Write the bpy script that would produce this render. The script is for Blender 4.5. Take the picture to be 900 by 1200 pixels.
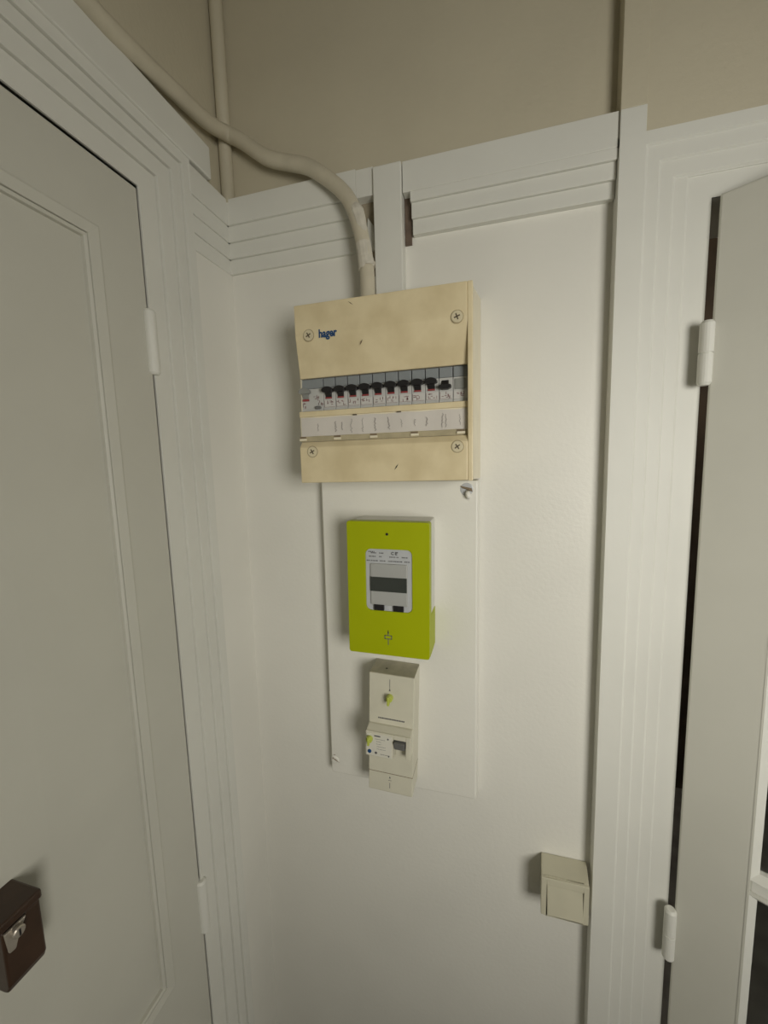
import bpy, bmesh, math, random
from mathutils import Vector, Matrix, Euler
random.seed(7)
PI = math.pi
S = bpy.context.scene
C = S.collection
for o in list(bpy.data.objects):
    bpy.data.objects.remove(o)

# ------------------------------------------------------------------ camera, world, light
EYE = Vector((0.0, -0.65, 1.65))          # back wall is the plane y = 0, floor is z = 0
cam_d = bpy.data.cameras.new('camera')
cam = bpy.data.objects.new('camera', cam_d); C.objects.link(cam)
yaw, pit, rol = 0.271228, 0.115342, -0.027512
cx, sx, cy, sy, cz, sz = math.cos(yaw), math.sin(yaw), math.cos(pit), math.sin(pit), math.cos(rol), math.sin(rol)
Ym = Matrix(((cx, sx, 0), (-sx, cx, 0), (0, 0, 1)))
Wm = Matrix(((1, 0, 0), (0, 0, -1), (0, 1, 0)))
Pm = Matrix(((1, 0, 0), (0, cy, -sy), (0, sy, cy)))
Om = Matrix(((cz, -sz, 0), (sz, cz, 0), (0, 0, 1)))
Rv = Om @ Pm @ Wm @ Ym                    # world -> (right, down, forward)
R3 = Matrix((Rv[0], -Rv[1], -Rv[2]))      # world -> blender camera axes
cam.matrix_world = Matrix.Translation(EYE) @ R3.transposed().to_4x4()
cam_d.sensor_fit = 'HORIZONTAL'; cam_d.sensor_width = 36
cam_d.lens = 468.0 / 900 * 36
cam_d.clip_start = 0.01
S.camera = cam

w = bpy.data.worlds.new('world'); S.world = w; w.use_nodes = True
w.node_tree.nodes['Background'].inputs[0].default_value = (0.85, 0.92, 1.0, 1)
w.node_tree.nodes['Background'].inputs[1].default_value = 1.0
S.view_settings.view_transform = 'Standard'; S.view_settings.look = 'None'
S.view_settings.gamma = 1; S.view_settings.use_curve_mapping = False
S.view_settings.exposure = 0.0

def area(name, loc, target, sx_, sy_, power, col):
    l = bpy.data.lights.new(name, 'AREA'); l.shape = 'RECTANGLE'; l.size = sx_; l.size_y = sy_
    l.energy = power; l.color = col
    o = bpy.data.objects.new(name, l); C.objects.link(o); o.location = loc
    d = Vector(target) - Vector(loc)
    o.rotation_euler = d.to_track_quat('-Z', 'Y').to_euler()
    return o
REAR = -1.24                              # rear wall of the little hall, with a window
WX0, WX1, WZ0, WZ1 = 0.46, 0.94, 1.30, 1.90
sun_win = area('window_daylight', ((WX0+WX1)/2, REAR+0.03, (WZ0+WZ1)/2), (-0.02, 0.0, 1.42), WX1-WX0, WZ1-WZ0, 5.0, (1.0, 0.965, 0.87))
sun_win.data.spread = 2.0
fl = bpy.data.lights.new('far_room_fill', 'POINT'); fl.energy = 5.0; fl.color = (1.0, 0.88, 0.70); fl.shadow_soft_size = 0.1  # added fill to brighten the door gap, no lamp known there
flo = bpy.data.objects.new('far_room_fill', fl); C.objects.link(flo); flo.location = (0.85, 0.85, 2.2)

# ------------------------------------------------------------------ materials
def mat(name, col, rough=0.5, noise=0.0, nscale=8.0, bump=0.0, bscale=300.0, spec=0.5, dark=None, metal=0.0, detail=4):
    m = bpy.data.materials.new(name); m.use_nodes = True
    nt = m.node_tree; b = nt.nodes['Principled BSDF']
    b.inputs['Base Color'].default_value = (*col, 1); b.inputs['Roughness'].default_value = rough
    b.inputs['Metallic'].default_value = metal; b.inputs['Specular IOR Level'].default_value = spec
    tc = nt.nodes.new('ShaderNodeTexCoord')
    if noise > 0 or dark:
        n = nt.nodes.new('ShaderNodeTexNoise'); n.inputs['Scale'].default_value = nscale; n.inputs['Detail'].default_value = detail
        nt.links.new(tc.outputs['Object'], n.inputs['Vector'])
        r = nt.nodes.new('ShaderNodeValToRGB')
        d = dark if dark else tuple(c*(1-noise) for c in col)
        r.color_ramp.elements[0].position = 0.33; r.color_ramp.elements[0].color = (*d, 1)
        r.color_ramp.elements[1].position = 0.60; r.color_ramp.elements[1].color = (*col, 1)
        nt.links.new(n.outputs['Fac'], r.inputs['Fac']); nt.links.new(r.outputs['Color'], b.inputs['Base Color'])
    if bump > 0:
        n2 = nt.nodes.new('ShaderNodeTexNoise'); n2.inputs['Scale'].default_value = bscale; n2.inputs['Detail'].default_value = 3
        nt.links.new(tc.outputs['Object'], n2.inputs['Vector'])
        bp = nt.nodes.new('ShaderNodeBump'); bp.inputs['Strength'].default_value = bump; bp.inputs['Distance'].default_value = 0.002
        nt.links.new(n2.outputs['Fac'], bp.inputs['Height']); nt.links.new(bp.outputs['Normal'], b.inputs['Normal'])
    return m
M = dict(
 white=mat('white_wall_paint', (0.79, 0.775, 0.715), 0.45, 0.04, 5, 0.15, 160),
 wood=mat('white_gloss_woodwork', (0.74, 0.735, 0.68), 0.52, 0.04, 7, 0.12, 90),
 door=mat('white_door_paint', (0.655, 0.645, 0.575), 0.38, 0.04, 7, 0.10, 90),  # greyer than the woodwork, partly to stand for weaker light on this door
 door_dimmed=mat('white_door_paint_dimmed', (0.59, 0.58, 0.515), 0.45, 0.04, 7, 0.10, 90),  # door paint darkened further to stand for weaker light on the left door
 beige=mat('beige_wall_paint', (0.575, 0.525, 0.40), 0.6, 0.05, 6, 0.3, 140),
 cream=mat('aged_cream_plastic', (0.77, 0.66, 0.43), 0.42, 0.0, 22, 0.04, 400, dark=(0.67, 0.56, 0.345), detail=7),
 cream_lit=mat('cream_plastic_lit', (0.80, 0.735, 0.57), 0.42, 0.06, 30),  # cream lightened, the light on the right-hand side painted in
 conduit=mat('painted_conduit', (0.60, 0.55, 0.43), 0.38, 0.10, 25, 0.1, 120),
 tape=mat('old_tape', (0.68, 0.64, 0.55), 0.5, 0.15, 60),
 module=mat('module_light_grey', (0.52, 0.52, 0.50), 0.45, 0.05, 60),
 modtop=mat('module_blue_grey', (0.255, 0.275, 0.285), 0.45, 0.06, 60),
 modlabel=mat('module_printed_face', (0.60, 0.585, 0.56), 0.5, 0.04, 90),
 black=mat('black_plastic', (0.014, 0.013, 0.014), 0.4, 0.1, 60),
 red=mat('red_marking', (0.30, 0.05, 0.05), 0.5, 0.05, 60),
 redink=mat('dull_red_print', (0.22, 0.12, 0.12), 0.6, 0.05, 60),
 dgrey=mat('dark_grey_plastic', (0.16, 0.16, 0.155), 0.45, 0.05, 60),
 mgrey=mat('mid_grey_plastic', (0.27, 0.275, 0.26), 0.45, 0.05, 60),
 paper=mat('label_paper', (0.66, 0.62, 0.57), 0.75, 0.05, 40),
 pencil=mat('pencil_writing', (0.42, 0.39, 0.37), 0.8, 0.1, 60),
 ink=mat('grey_print', (0.13, 0.13, 0.135), 0.6, 0.1, 80),
 blue=mat('blue_print', (0.012, 0.07, 0.20), 0.5, 0.1, 60),
 screw=mat('cream_screw', (0.70, 0.62, 0.43), 0.35, 0.08, 60),
 rim=mat('screw_recess_edge', (0.40, 0.33, 0.20), 0.6, 0.1, 60),
 lip=mat('clear_yellowed_flap', (0.47, 0.41, 0.27), 0.3, 0.15, 60),
 slot=mat('screw_slot', (0.11, 0.085, 0.055), 0.6, 0.1, 60),
 scuff=mat('dark_scuff', (0.22, 0.165, 0.10), 0.7, 0.2, 80),
 green=mat('lime_plastic', (0.385, 0.44, 0.0), 0.45, 0.03, 20, 0.03, 400, spec=0.3),
 lime=mat('pale_lime_plastic', (0.50, 0.56, 0.10), 0.35, 0.05, 40),
 meterw=mat('meter_white_plastic', (0.66, 0.66, 0.61), 0.45, 0.05, 30),
 meterl=mat('meter_grey_label', (0.50, 0.515, 0.53), 0.4, 0.04, 40),
 meterd=mat('meter_grey_panel', (0.41, 0.415, 0.40), 0.35, 0.03, 40),
 lcd=mat('dark_lcd', (0.050, 0.056, 0.050), 0.22, 0.1, 30),
 brk=mat('ivory_breaker_plastic', (0.66, 0.635, 0.52), 0.42, 0.05, 30, 0.03, 300),
 brktop=mat('darker_breaker_top', (0.50, 0.46, 0.36), 0.6, 0.2, 60),  # breaker top, darker and blotchier than the front
 brklab=mat('breaker_label', (0.70, 0.68, 0.60), 0.45, 0.03, 50),
 switch=mat('yellowed_switch_plastic', (0.60, 0.57, 0.44), 0.38, 0.05, 30),
 brown=mat('brown_enamel', (0.050, 0.026, 0.015), 0.36, 0.25, 30, 0.05, 200),
 steel=mat('worn_steel', (0.50, 0.45, 0.39), 0.38, 0.15, 60, metal=0.6),
 gap_shade=mat('brown_gap_shade', (0.16, 0.115, 0.085), 0.7, 0.3, 40, 0.2, 120),  # dark brown painted in as the shade inside the slit
 shaded_plaster=mat('bare_plaster_shaded', (0.36, 0.31, 0.225), 0.8, 0.25, 60, 0.3, 120),  # plaster tone with the recess shade of the notch painted in
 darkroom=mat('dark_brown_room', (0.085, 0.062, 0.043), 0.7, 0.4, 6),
 floor=mat('grey_floor', (0.36, 0.35, 0.335), 0.45, 0.3, 10),
 ceil=mat('ceiling_paint', (0.70, 0.68, 0.62), 0.7, 0.04, 6),
)
g = bpy.data.materials.new('window_glass'); g.use_nodes = True
gb = g.node_tree.nodes['Principled BSDF']
gb.inputs['Base Color'].default_value = (0.9, 0.95, 0.95, 1); gb.inputs['Roughness'].default_value = 0.03
gb.inputs['Transmission Weight'].default_value = 1.0; gb.inputs['IOR'].default_value = 1.45
M['glass'] = g

# ------------------------------------------------------------------ helpers
def W(x, d, z):
    """x across the wall, d distance in front of the eye along the wall normal, z relative to eye height -> world"""
    return Vector((x, d-0.65, z+1.65))
def obj(name, bm, m, parent=None, bevel=0.0, smooth=False, segs=2):
    me = bpy.data.meshes.new(name)
    bmesh.ops.recalc_face_normals(bm, faces=bm.faces[:])
    bm.to_mesh(me); bm.free()
    if smooth:
        for p in me.polygons: p.use_smooth = True
    for mm in (m if isinstance(m, (list, tuple)) else [m]):
        me.materials.append(mm)
    o = bpy.data.objects.new(name, me); C.objects.link(o)
    if parent: o.parent = parent
    if name in ('print', 'handwriting', 'scuff_mark'): o['kind'] = 'stuff'
    if bevel > 0:
        md = o.modifiers.new('bevel', 'BEVEL'); md.width = bevel; md.segments = segs
        md.limit_method = 'ANGLE'; md.angle_limit = 0.6
        md.harden_normals = False
    return o
def box(bm, x0, x1, y0, y1, z0, z1, mi=0):
    vs = [bm.verts.new(p) for p in ((x0,y0,z0),(x1,y0,z0),(x1,y1,z0),(x0,y1,z0),(x0,y0,z1),(x1,y0,z1),(x1,y1,z1),(x0,y1,z1))]
    for f in ((0,3,2,1),(4,5,6,7),(0,1,5,4),(1,2,6,5),(2,3,7,6),(3,0,4,7)):
        fc = bm.faces.new([vs[i] for i in f]); fc.material_index = mi
    return vs
def hexa(bm, pts, mi=0):
    """8 points: bottom ring 0-3, top ring 4-7"""
    vs = [bm.verts.new(p) for p in pts]
    for f in ((0,3,2,1),(4,5,6,7),(0,1,5,4),(1,2,6,5),(2,3,7,6),(3,0,4,7)):
        fc = bm.faces.new([vs[i] for i in f]); fc.material_index = mi
def prism_x(bm, prof, x0, x1):
    """closed (y,z) outline extruded along x"""
    a = [bm.verts.new((x0, y, z)) for y, z in prof]; b = [bm.verts.new((x1, y, z)) for y, z in prof]
    n = len(prof)
    for i in range(n): bm.faces.new((a[i], a[(i+1)%n], b[(i+1)%n], b[i]))
    bm.faces.new(a[::-1]); bm.faces.new(b)
def prism_y(bm, prof, y0, y1):
    """closed (x,z) outline extruded along y"""
    a = [bm.verts.new((x, y0, z)) for x, z in prof]; b = [bm.verts.new((x, y1, z)) for x, z in prof]
    n = len(prof)
    for i in range(n): bm.faces.new((a[i], a[(i+1)%n], b[(i+1)%n], b[i]))
    bm.faces.new(a[::-1]); bm.faces.new(b)
def rrect(x0, x1, z0, z1, r, n=6):
    out = []
    for cx_, cz_, a0 in ((x1-r, z1-r, 0), (x0+r, z1-r, 90), (x0+r, z0+r, 180), (x1-r, z0+r, 270)):
        for k in range(n+1):
            a = math.radians(a0+90*k/n); out.append((cx_+r*math.cos(a), cz_+r*math.sin(a)))
    return out
def disc_y(bm, x, z, r, y0, y1, n=20, r1=None):
    """short cylinder with its axis along y, y1 is the front (smaller y)"""
    r1 = r if r1 is None else r1
    a = [bm.verts.new((x+r*math.cos(2*PI*i/n), y0, z+r*math.sin(2*PI*i/n))) for i in range(n)]
    b = [bm.verts.new((x+r1*math.cos(2*PI*i/n), y1, z+r1*math.sin(2*PI*i/n))) for i in range(n)]
    for i in range(n): bm.faces.new((a[i], a[(i+1)%n], b[(i+1)%n], b[i]))
    bm.faces.new(a[::-1]); bm.faces.new(b)
def lathe_z(bm, cx_, cy_, prof, n=16):
    """(r,z) profile turned about a vertical axis"""
    rings = []
    for r, z in prof:
        rings.append([bm.verts.new((cx_+max(r,1e-5)*math.cos(2*PI*i/n), cy_+max(r,1e-5)*math.sin(2*PI*i/n), z)) for i in range(n)])
    for a, b in zip(rings, rings[1:]):
        for i in range(n): bm.faces.new((a[i], a[(i+1)%n], b[(i+1)%n], b[i]))
    bm.faces.new(rings[0][::-1]); bm.faces.new(rings[-1])
def sweep_frame(bm, u0, u1, v0, v1, prof, P, open_bottom=False):
    """mitred frame: profile of (outward offset, height) carried round a rectangle"""
    rings = []
    for o, h in prof:
        if open_bottom: pts = [(u0-o, v0), (u0-o, v1+o), (u1+o, v1+o), (u1+o, v0)]
        else: pts = [(u0-o, v0-o), (u0-o, v1+o), (u1+o, v1+o), (u1+o, v0-o)]
        rings.append([bm.verts.new(P(u, v, h)) for u, v in pts])
    n = 4
    for a, b in zip(rings, rings[1:]):
        for i in range(n-1 if open_bottom else n):
            bm.faces.new((a[i], a[(i+1)%n], b[(i+1)%n], b[i]))
    if open_bottom:
        for i in (0, 3): 
            try: bm.faces.new([r[i] for r in rings])
            except ValueError: pass
def tube(bm, pts, rad, n=14, cap=True):
    rings = []; up = Vector((0, 0.2, 1)).normalized()
    for i, p in enumerate(pts):
        t = (pts[min(i+1, len(pts)-1)]-pts[max(i-1, 0)]).normalized()
        a = t.cross(Vector((0, -1, 0.01))).normalized(); b = t.cross(a).normalized()
        r = rad[i] if isinstance(rad, list) else rad
        rings.append([bm.verts.new(p+(a*math.cos(2*PI*k/n)+b*math.sin(2*PI*k/n))*r) for k in range(n)])
    for a, b in zip(rings, rings[1:]):
        for i in range(n): bm.faces.new((a[i], a[(i+1)%n], b[(i+1)%n], b[i]))
    if cap: bm.faces.new(rings[0][::-1]); bm.faces.new(rings[-1])
def catmull(P, per=8):
    out = []
    for i in range(len(P)-1):
        p0, p1, p2, p3 = P[max(i-1, 0)], P[i], P[i+1], P[min(i+2, len(P)-1)]
        for k in range(per):
            t = k/per
            out.append(0.5*((2*p1)+(-p0+p2)*t+(2*p0-5*p1+4*p2-p3)*t*t+(-p0+3*p1-3*p2+p3)*t**3))
    out.append(P[-1]); return out
def text(name, s, x, z, y, size, m, parent, depth=0.0002, bold=0.0, rot=0.0, sx_=1.0):
    cu = bpy.data.curves.new(name, 'FONT'); cu.body = s; cu.size = size; cu.extrude = depth; cu.offset = bold
    cu.align_x = 'CENTER'; cu.align_y = 'CENTER'; cu.resolution_u = 3
    t = bpy.data.objects.new(name+'_curve', cu); C.objects.link(t)
    dg = bpy.context.evaluated_depsgraph_get()
    me = bpy.data.meshes.new_from_object(t.evaluated_get(dg))
    bpy.data.objects.remove(t); bpy.data.curves.remove(cu)
    me.name = name
    me.transform(Matrix.Translation((x, y, z)) @ Matrix.Rotation(rot, 4, 'Y') @ Matrix.Rotation(PI/2, 4, 'X') @ Matrix.Diagonal((sx_, 1, 1, 1)))
    me.materials.clear(); me.materials.append(m)
    o = bpy.data.objects.new(name, me); C.objects.link(o); o.parent = parent
    return o
def thing(name, label, cat, loc, group=None, rot=0.0):
    o = bpy.data.objects.new(name, None); C.objects.link(o); o.location = loc
    o.rotation_euler = (0, rot, 0); o.empty_display_size = 0.03
    o['label'] = label; o['category'] = cat
    if group: o['group'] = group
    return o
def tag(o, label, cat, group=None):
    o['label'] = label; o['category'] = cat
    if group: o['group'] = group
    return o
def struct(name, bm, m, label=None, parent=None, bevel=0.0, smooth=False):
    o = obj(name, bm, m, parent, bevel, smooth)
    if parent is None: o['kind'] = 'structure'
    if label: o['label'] = label
    return o
Z = 1.65                                   # eye height, added to heights measured from the eye

# ------------------------------------------------------------------ room shell
XR = 1.35
bm = bmesh.new()
box(bm, -2.0, XR+0.1, REAR-0.1, 1.7, -0.05, 0.0)
struct('floor', bm, M['floor'])
bm = bmesh.new()
box(bm, -0.6, XR+0.1, REAR-0.1, 1.7, 2.75, 2.8)
struct('ceiling', bm, M['ceil'])
# back wall: white below the rail, beige above; opening for the glazed door
OX0, OX1, OZ = 0.2625, 1.02, 0.324+Z
bm = bmesh.new()
box(bm, -0.60, 0.158, 0.0, 0.10, 0.0, 0.44+Z, 0)
box(bm, -0.60, 0.158, 0.0, 0.10, 0.44+Z, 2.75, 1)
box(bm, 0.158, OX0, -0.012, 0.10, 0.0, 0.405+Z, 0)
box(bm, OX1, XR, -0.012, 0.10, 0.0, 0.405+Z, 0)
box(bm, OX0, OX1, -0.012, 0.10, OZ, 0.405+Z, 0)
box(bm, 0.158, XR, -0.019, 0.10, 0.405+Z, 2.75, 1)
struct('wall_back', bm, [M['white'], M['beige']])
# left wall around the panelled door
DY0, DY1, DZ = 0.4603-0.65, 0.4603-0.65-0.80, 0.3685+Z       # hinge side, lock side, top of the door opening
XL = -0.4485
bm = bmesh.new()
hexa(bm, [(-0.60, DY0+0.030, 0), (XL-0.012, DY0+0.030, 0), (XL-0.013, 0.0, 0), (-0.60, 0.0, 0),
          (-0.60, DY0+0.030, 0.44+Z), (XL, DY0+0.030, 0.44+Z), (XL+0.004, 0.0, 0.44+Z), (-0.60, 0.0, 0.44+Z)], 0)
box(bm, -0.60, XL, REAR, DY1-0.030, 0.0, 0.44+Z, 0)
box(bm, -0.60, XL, DY1-0.030, DY0+0.030, DZ+0.030, 0.44+Z, 0)
box(bm, -0.60, XL, REAR, 0.0, 0.44+Z, 2.75, 1)
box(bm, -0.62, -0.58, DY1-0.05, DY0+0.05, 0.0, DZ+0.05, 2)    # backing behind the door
struct('wall_left', bm, [M['white'], M['beige'], M['darkroom']])
bm = bmesh.new(); box(bm, XR, XR+0.1, REAR, 1.6, 0, 2.75)
struct('wall_right', bm, M['white'])
bm = bmesh.new()
for a in ((-0.6, WX0, 0, 2.75), (WX1, XR, 0, 2.75), (WX0, WX1, 0, WZ0), (WX0, WX1, WZ1, 2.75)):
    box(bm, a[0], a[1], REAR-0.1, REAR, a[2], a[3])
struct('wall_rear', bm, M['white'])
bm = bmesh.new()
sweep_frame(bm, WX0, WX1, WZ0, WZ1, [(0.0, -0.05), (0.0, 0.015), (0.05, 0.015), (0.05, 0.0)], lambda u, v, h: (u, REAR+h, v))
box(bm, (WX0+WX1)/2-0.012, (WX0+WX1)/2+0.012, REAR-0.07, REAR-0.05, WZ0, WZ1)
wf = struct('window_1', bm, M['wood'])
# dark room behind the glazed door
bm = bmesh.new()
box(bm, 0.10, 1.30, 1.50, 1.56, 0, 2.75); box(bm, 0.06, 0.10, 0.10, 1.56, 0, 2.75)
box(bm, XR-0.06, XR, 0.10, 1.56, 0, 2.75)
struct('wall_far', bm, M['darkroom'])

# ------------------------------------------------------------------ woodwork
PL = lambda u, v, h: (XL+h, u, v)          # on the left wall, h towards the room
PB = lambda u, v, h: (u, -h, v)            # on the back wall
# left door casing: flat fillets stepping up from the opening outward
prof = [(0.0, -0.0003), (0.0, 0.0025), (0.0286, 0.0025), (0.0290, 0.0006), (0.0300, 0.0006), (0.0302, 0.0058), (0.0530, 0.0058), (0.0534, 0.0038), (0.0544, 0.0038), (0.0546, 0.0088), (0.0715, 0.0088), (0.0719, 0.0068), (0.0729, 0.0068), (0.0731, 0.0120), (0.0880, 0.0130), (0.0885, -0.002)]
bm = bmesh.new()
sweep_frame(bm, DY1, DY0, 0.0, DZ, prof, PL, True)
struct('trim_1', bm, M['wood'], 'white stepped casing around the panelled left door', bevel=0.0003)
# flat cap band over the left door casing
bm = bmesh.new()
box(bm, XL-0.004, -0.432, REAR+0.02, 0.593-0.65, 0.455+Z, 0.502+Z)
struct('trim_2', bm, M['wood'], 'white flat cap board over the left door casing, under the conduit', bevel=0.0018)
# picture rail: wide top band then fillets stepping back to the wall
def rail_bm(bm, x0, x1, zs, d0=0.632, dd=0.0042):
    prev = zs[0]
    for k, zz in enumerate(zs[1:]):
        y = d0+dd*k-0.65
        box(bm, x0, x1, y, 0.001, zz+Z, prev+Z); prev = zz
ZL = [0.4500, 0.4099, 0.3852, 0.3608, 0.3376]
bm = bmesh.new()
prev = ZL[0]
for k, zz in enumerate(ZL[1:]):
    h = 0.0108-0.0030*k
    box(bm, XL-0.004, XL+h+0.003, 0.5455-0.65, 0.0, zz+Z, prev+Z); prev = zz
struct('trim_3', bm, M['wood'], 'short white stepped rail on the left wall beside the corner', bevel=0.0008)
bm = bmesh.new()
rail_bm(bm, XL, -0.2065, ZL)
box(bm, -0.2065, -0.1785, -0.018, 0.001, 0.4085+Z, 0.4480+Z)
# broken stub of the fillets left showing in the notch
hexa(bm, [(-0.1965, -0.006, 0.336+Z), (-0.1815, -0.006, 0.336+Z), (-0.1815, 0.001, 0.336+Z), (-0.1965, 0.001, 0.336+Z),
          (-0.1930, -0.005, 0.386+Z), (-0.1845, -0.005, 0.374+Z), (-0.1845, 0.001, 0.374+Z), (-0.1930, 0.001, 0.386+Z)])
struct('trim_4', bm, M['wood'], 'white stepped picture rail left of the cable, notched at its right end', bevel=0.0008)
ZR = [0.4450, 0.3885, 0.3672, 0.3462]
bm = bmesh.new()
prev = ZR[0]
box(bm, -0.1335, 0.1530, -0.018, 0.001, 0.4024+Z, 0.4450+Z)
box(bm, -0.1225, 0.1530, -0.018, 0.001, ZR[1]+Z, 0.4024+Z)
for k, (x0, za, zb) in enumerate(((-0.1215, ZR[1], ZR[2]), (-0.1205, ZR[2], ZR[3]))):
    y = 0.6362+0.0042*k-0.65
    box(bm, x0, 0.1530, y, 0.001, zb+Z, za+Z)
struct('trim_5', bm, M['wood'], 'white stepped picture rail between the batten and the right door casing', bevel=0.0008)
bm = bmesh.new()
box(bm, -0.1335, -0.1235, -0.003, 0.0005, 0.336+Z, 0.404+Z)
struct('trim_6', bm, M['gap_shade'], 'dark brown backing painted as the shade in the slit right of the batten')
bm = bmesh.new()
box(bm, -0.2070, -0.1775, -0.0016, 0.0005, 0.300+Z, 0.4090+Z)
struct('trim_11', bm, M['shaded_plaster'], 'bare plaster inside the notch left of the batten, darkened as recess shade', bevel=0.0004)
# vertical batten dropping to the panel
bm = bmesh.new()
box(bm, -0.1780, -0.1345, -0.0225, 0.001, 0.225+Z, 0.4440+Z)
struct('trim_7', bm, M['wood'], 'white vertical batten from the rail down to the electrical panel', bevel=0.0015)
# right casing: outer band proud, fillets stepping down to the opening
def PR(u, v, h): return (u, -0.012-h, v)
hw = 0.0895
pr = [(hw+0.0195, -0.012), (hw+0.0195, 0.0105), (0.0787, 0.0105), (0.0757, 0.0078), (0.0625, 0.0078), (0.0595, 0.0052), (0.0456, 0.0052), (0.0426, 0.0028), (0.0290, 0.0028), (0.0260, 0.0008), (0.0002, 0.0008), (0.0002, -0.002)]
# the head is narrower than the jambs: rings built by hand
zoff = [0.0870, 0.0870, 0.0715, 0.0695, 0.0515, 0.0495, 0.0310, 0.0290, 0.0285, 0.0280, 0.0, 0.0]
bm = bmesh.new(); rings = []
for (o, h), zo in zip(pr, zoff):
    rings.append([bm.verts.new(PR(u, v, h)) for u, v in ((OX0-o, 0), (OX0-o, OZ+zo), (OX1+o, OZ+zo), (OX1+o, 0))])
for a, b in zip(rings, rings[1:]):
    for i in range(3): bm.faces.new((a[i], a[i+1], b[i+1], b[i]))
struct('trim_8', bm, M['wood'], 'white stepped casing around the glazed right door', bevel=0.0006)
# beige strip running up the wall above the right casing, its foot already white
bm = bmesh.new()
box(bm, 0.1535, 0.1835, -0.0223, 0.001, 0.400+Z, 0.4425+Z, 0)
box(bm, 0.1533, 0.1833, -0.0222, 0.001, 0.4425+Z, 2.75, 1)
struct('trim_9', bm, [M['wood'], M['beige']], 'beige vertical strip on the upper wall above the right casing', bevel=0.0008)
# rounded bead filling the upper corner
bm = bmesh.new(); lathe_z(bm, -0.4368, -0.009, [(0.0105, 0.445+Z), (0.0105, 2.75)], 20)
struct('trim_10', bm, M['beige'], 'beige painted pipe standing in the upper corner', smooth=True)

# ------------------------------------------------------------------ left panelled door
d1 = bpy.data.objects.new('door_1', None); C.objects.link(d1); d1.location = (XL, DY0, 0); d1['kind'] = 'structure'
d1['label'] = 'white panelled door on the left wall'
def child(o, p):
    """parent o (built in world coordinates) to p without moving it"""
    o.parent = p; o.matrix_parent_inverse = Matrix.Translation(p.location).inverted(); return o
XD = -0.4476
G = 0.0026
py0, py1, pz0, pz1 = DY1+0.075, 0.3775-0.65, -0.7260+Z, 0.2670+Z      # panel opening inside the moulding
lz0, lz1 = 0.20, 0.78
bm = bmesh.new()
ya, yb = DY1+G, DY0-G
gv = 0.0203                                # the moulding sits in the opening with a fine shadow joint round it
for (a0, a1, b0, b1) in ((ya, py0-gv, 0.01, DZ-0.0045), (py1+gv, yb, 0.01, DZ-0.0045), (py0-gv, py1+gv, pz1+gv, DZ-0.0045), (py0-gv, py1+gv, lz1+gv, pz0-gv), (py0-gv, py1+gv, 0.01, lz0-gv)):
    box(bm, XD-0.035, XD, a0, a1, b0, b1)
bmesh.ops.remove_doubles(bm, verts=bm.verts[:], dist=1e-5)
child(obj('door_frame', bm, M['door_dimmed']), d1)
for (z0, z1) in ((pz0, pz1), (lz0, lz1)):
    bm = bmesh.new()
    m_ = 0.110
    outer = [(py0-.022, z0-.022), (py1+.022, z0-.022), (py1+.022, z1+.022), (py0-.022, z1+.022)]
    mid = [(py0-.001, z0-.001), (py1+.001, z0-.001), (py1+.001, z1+.001), (py0-.001, z1+.001)]
    inner = [(py0+m_, z0+m_), (py1-m_, z0+m_), (py1-m_, z1-m_), (py0+m_, z1-m_)]
    A = [bm.verts.new((XD-0.0050, y, z)) for y, z in mid]; A1 = [bm.verts.new((XD-0.0125, y, z)) for y, z in mid]; A3 = [bm.verts.new((XD-0.0125, y, z)) for y, z in outer]; B = [bm.verts.new((XD-0.0010, y, z)) for y, z in inner]
    A2 = [bm.verts.new((XD-0.022, y, z)) for y, z in outer]
    for i in range(4):
        bm.faces.new((A[i], A[(i+1)%4], B[(i+1)%4], B[i])); bm.faces.new((A1[i], A1[(i+1)%4], A[(i+1)%4], A[i])); bm.faces.new((A3[i], A3[(i+1)%4], A1[(i+1)%4], A1[i])); bm.faces.new((A2[i], A2[(i+1)%4], A3[(i+1)%4], A3[i]))
    bm.faces.new(B); bm.faces.new(A2[::-1])
    child(obj('door_panel', bm, M['door_dimmed'], bevel=0.0003), d1)
    bm = bmesh.new()
    sweep_frame(bm, py0, py1, z0, z1, [(0.0002, -0.012), (0.0004, -0.0002), (0.0036, 0.0016), (0.0040, -0.0022), (0.0050, -0.0022), (0.0054, 0.0014), (0.0165, 0.0036), (0.0188, 0.0030), (0.0191, -0.012)], lambda u, v, h: (XD+h, u, v))
    child(obj('panel_moulding', bm, M['door_dimmed'], bevel=0.0005), d1)
def hinge(zc, half, x, y, r, parent, m, split=True):
    segs = ((zc-half, zc-0.0006), (zc+0.0006, zc+half)) if split else ((zc-half, zc+half),)
    bm = bmesh.new()
    for a, b in segs:
        lo = 0.3*r if a == zc-half else 0.0; hi = 0.3*r if b == zc+half else 0.0
        pf = [(r-lo, a)] + ([(r, a+lo*1.5)] if lo else []) + ([(r, b-hi*1.5)] if hi else []) + [(r-hi, b)]
        lathe_z(bm, x, y, pf, 18)
    lathe_z(bm, x, y, [(r*0.85, zc-half+0.004), (r*0.85, zc+half-0.004)], 12)
    return obj('hinge', bm, m, smooth=False, bevel=0.0006)
child(hinge(0.1735+Z, 0.0425, -0.4455, DY0-0.001, 0.0075, d1, M['wood'], False), d1)
child(hinge(-0.690+Z, 0.046, -0.4460, DY0+0.000, 0.0078, d1, M['wood'], False), d1)
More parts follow.
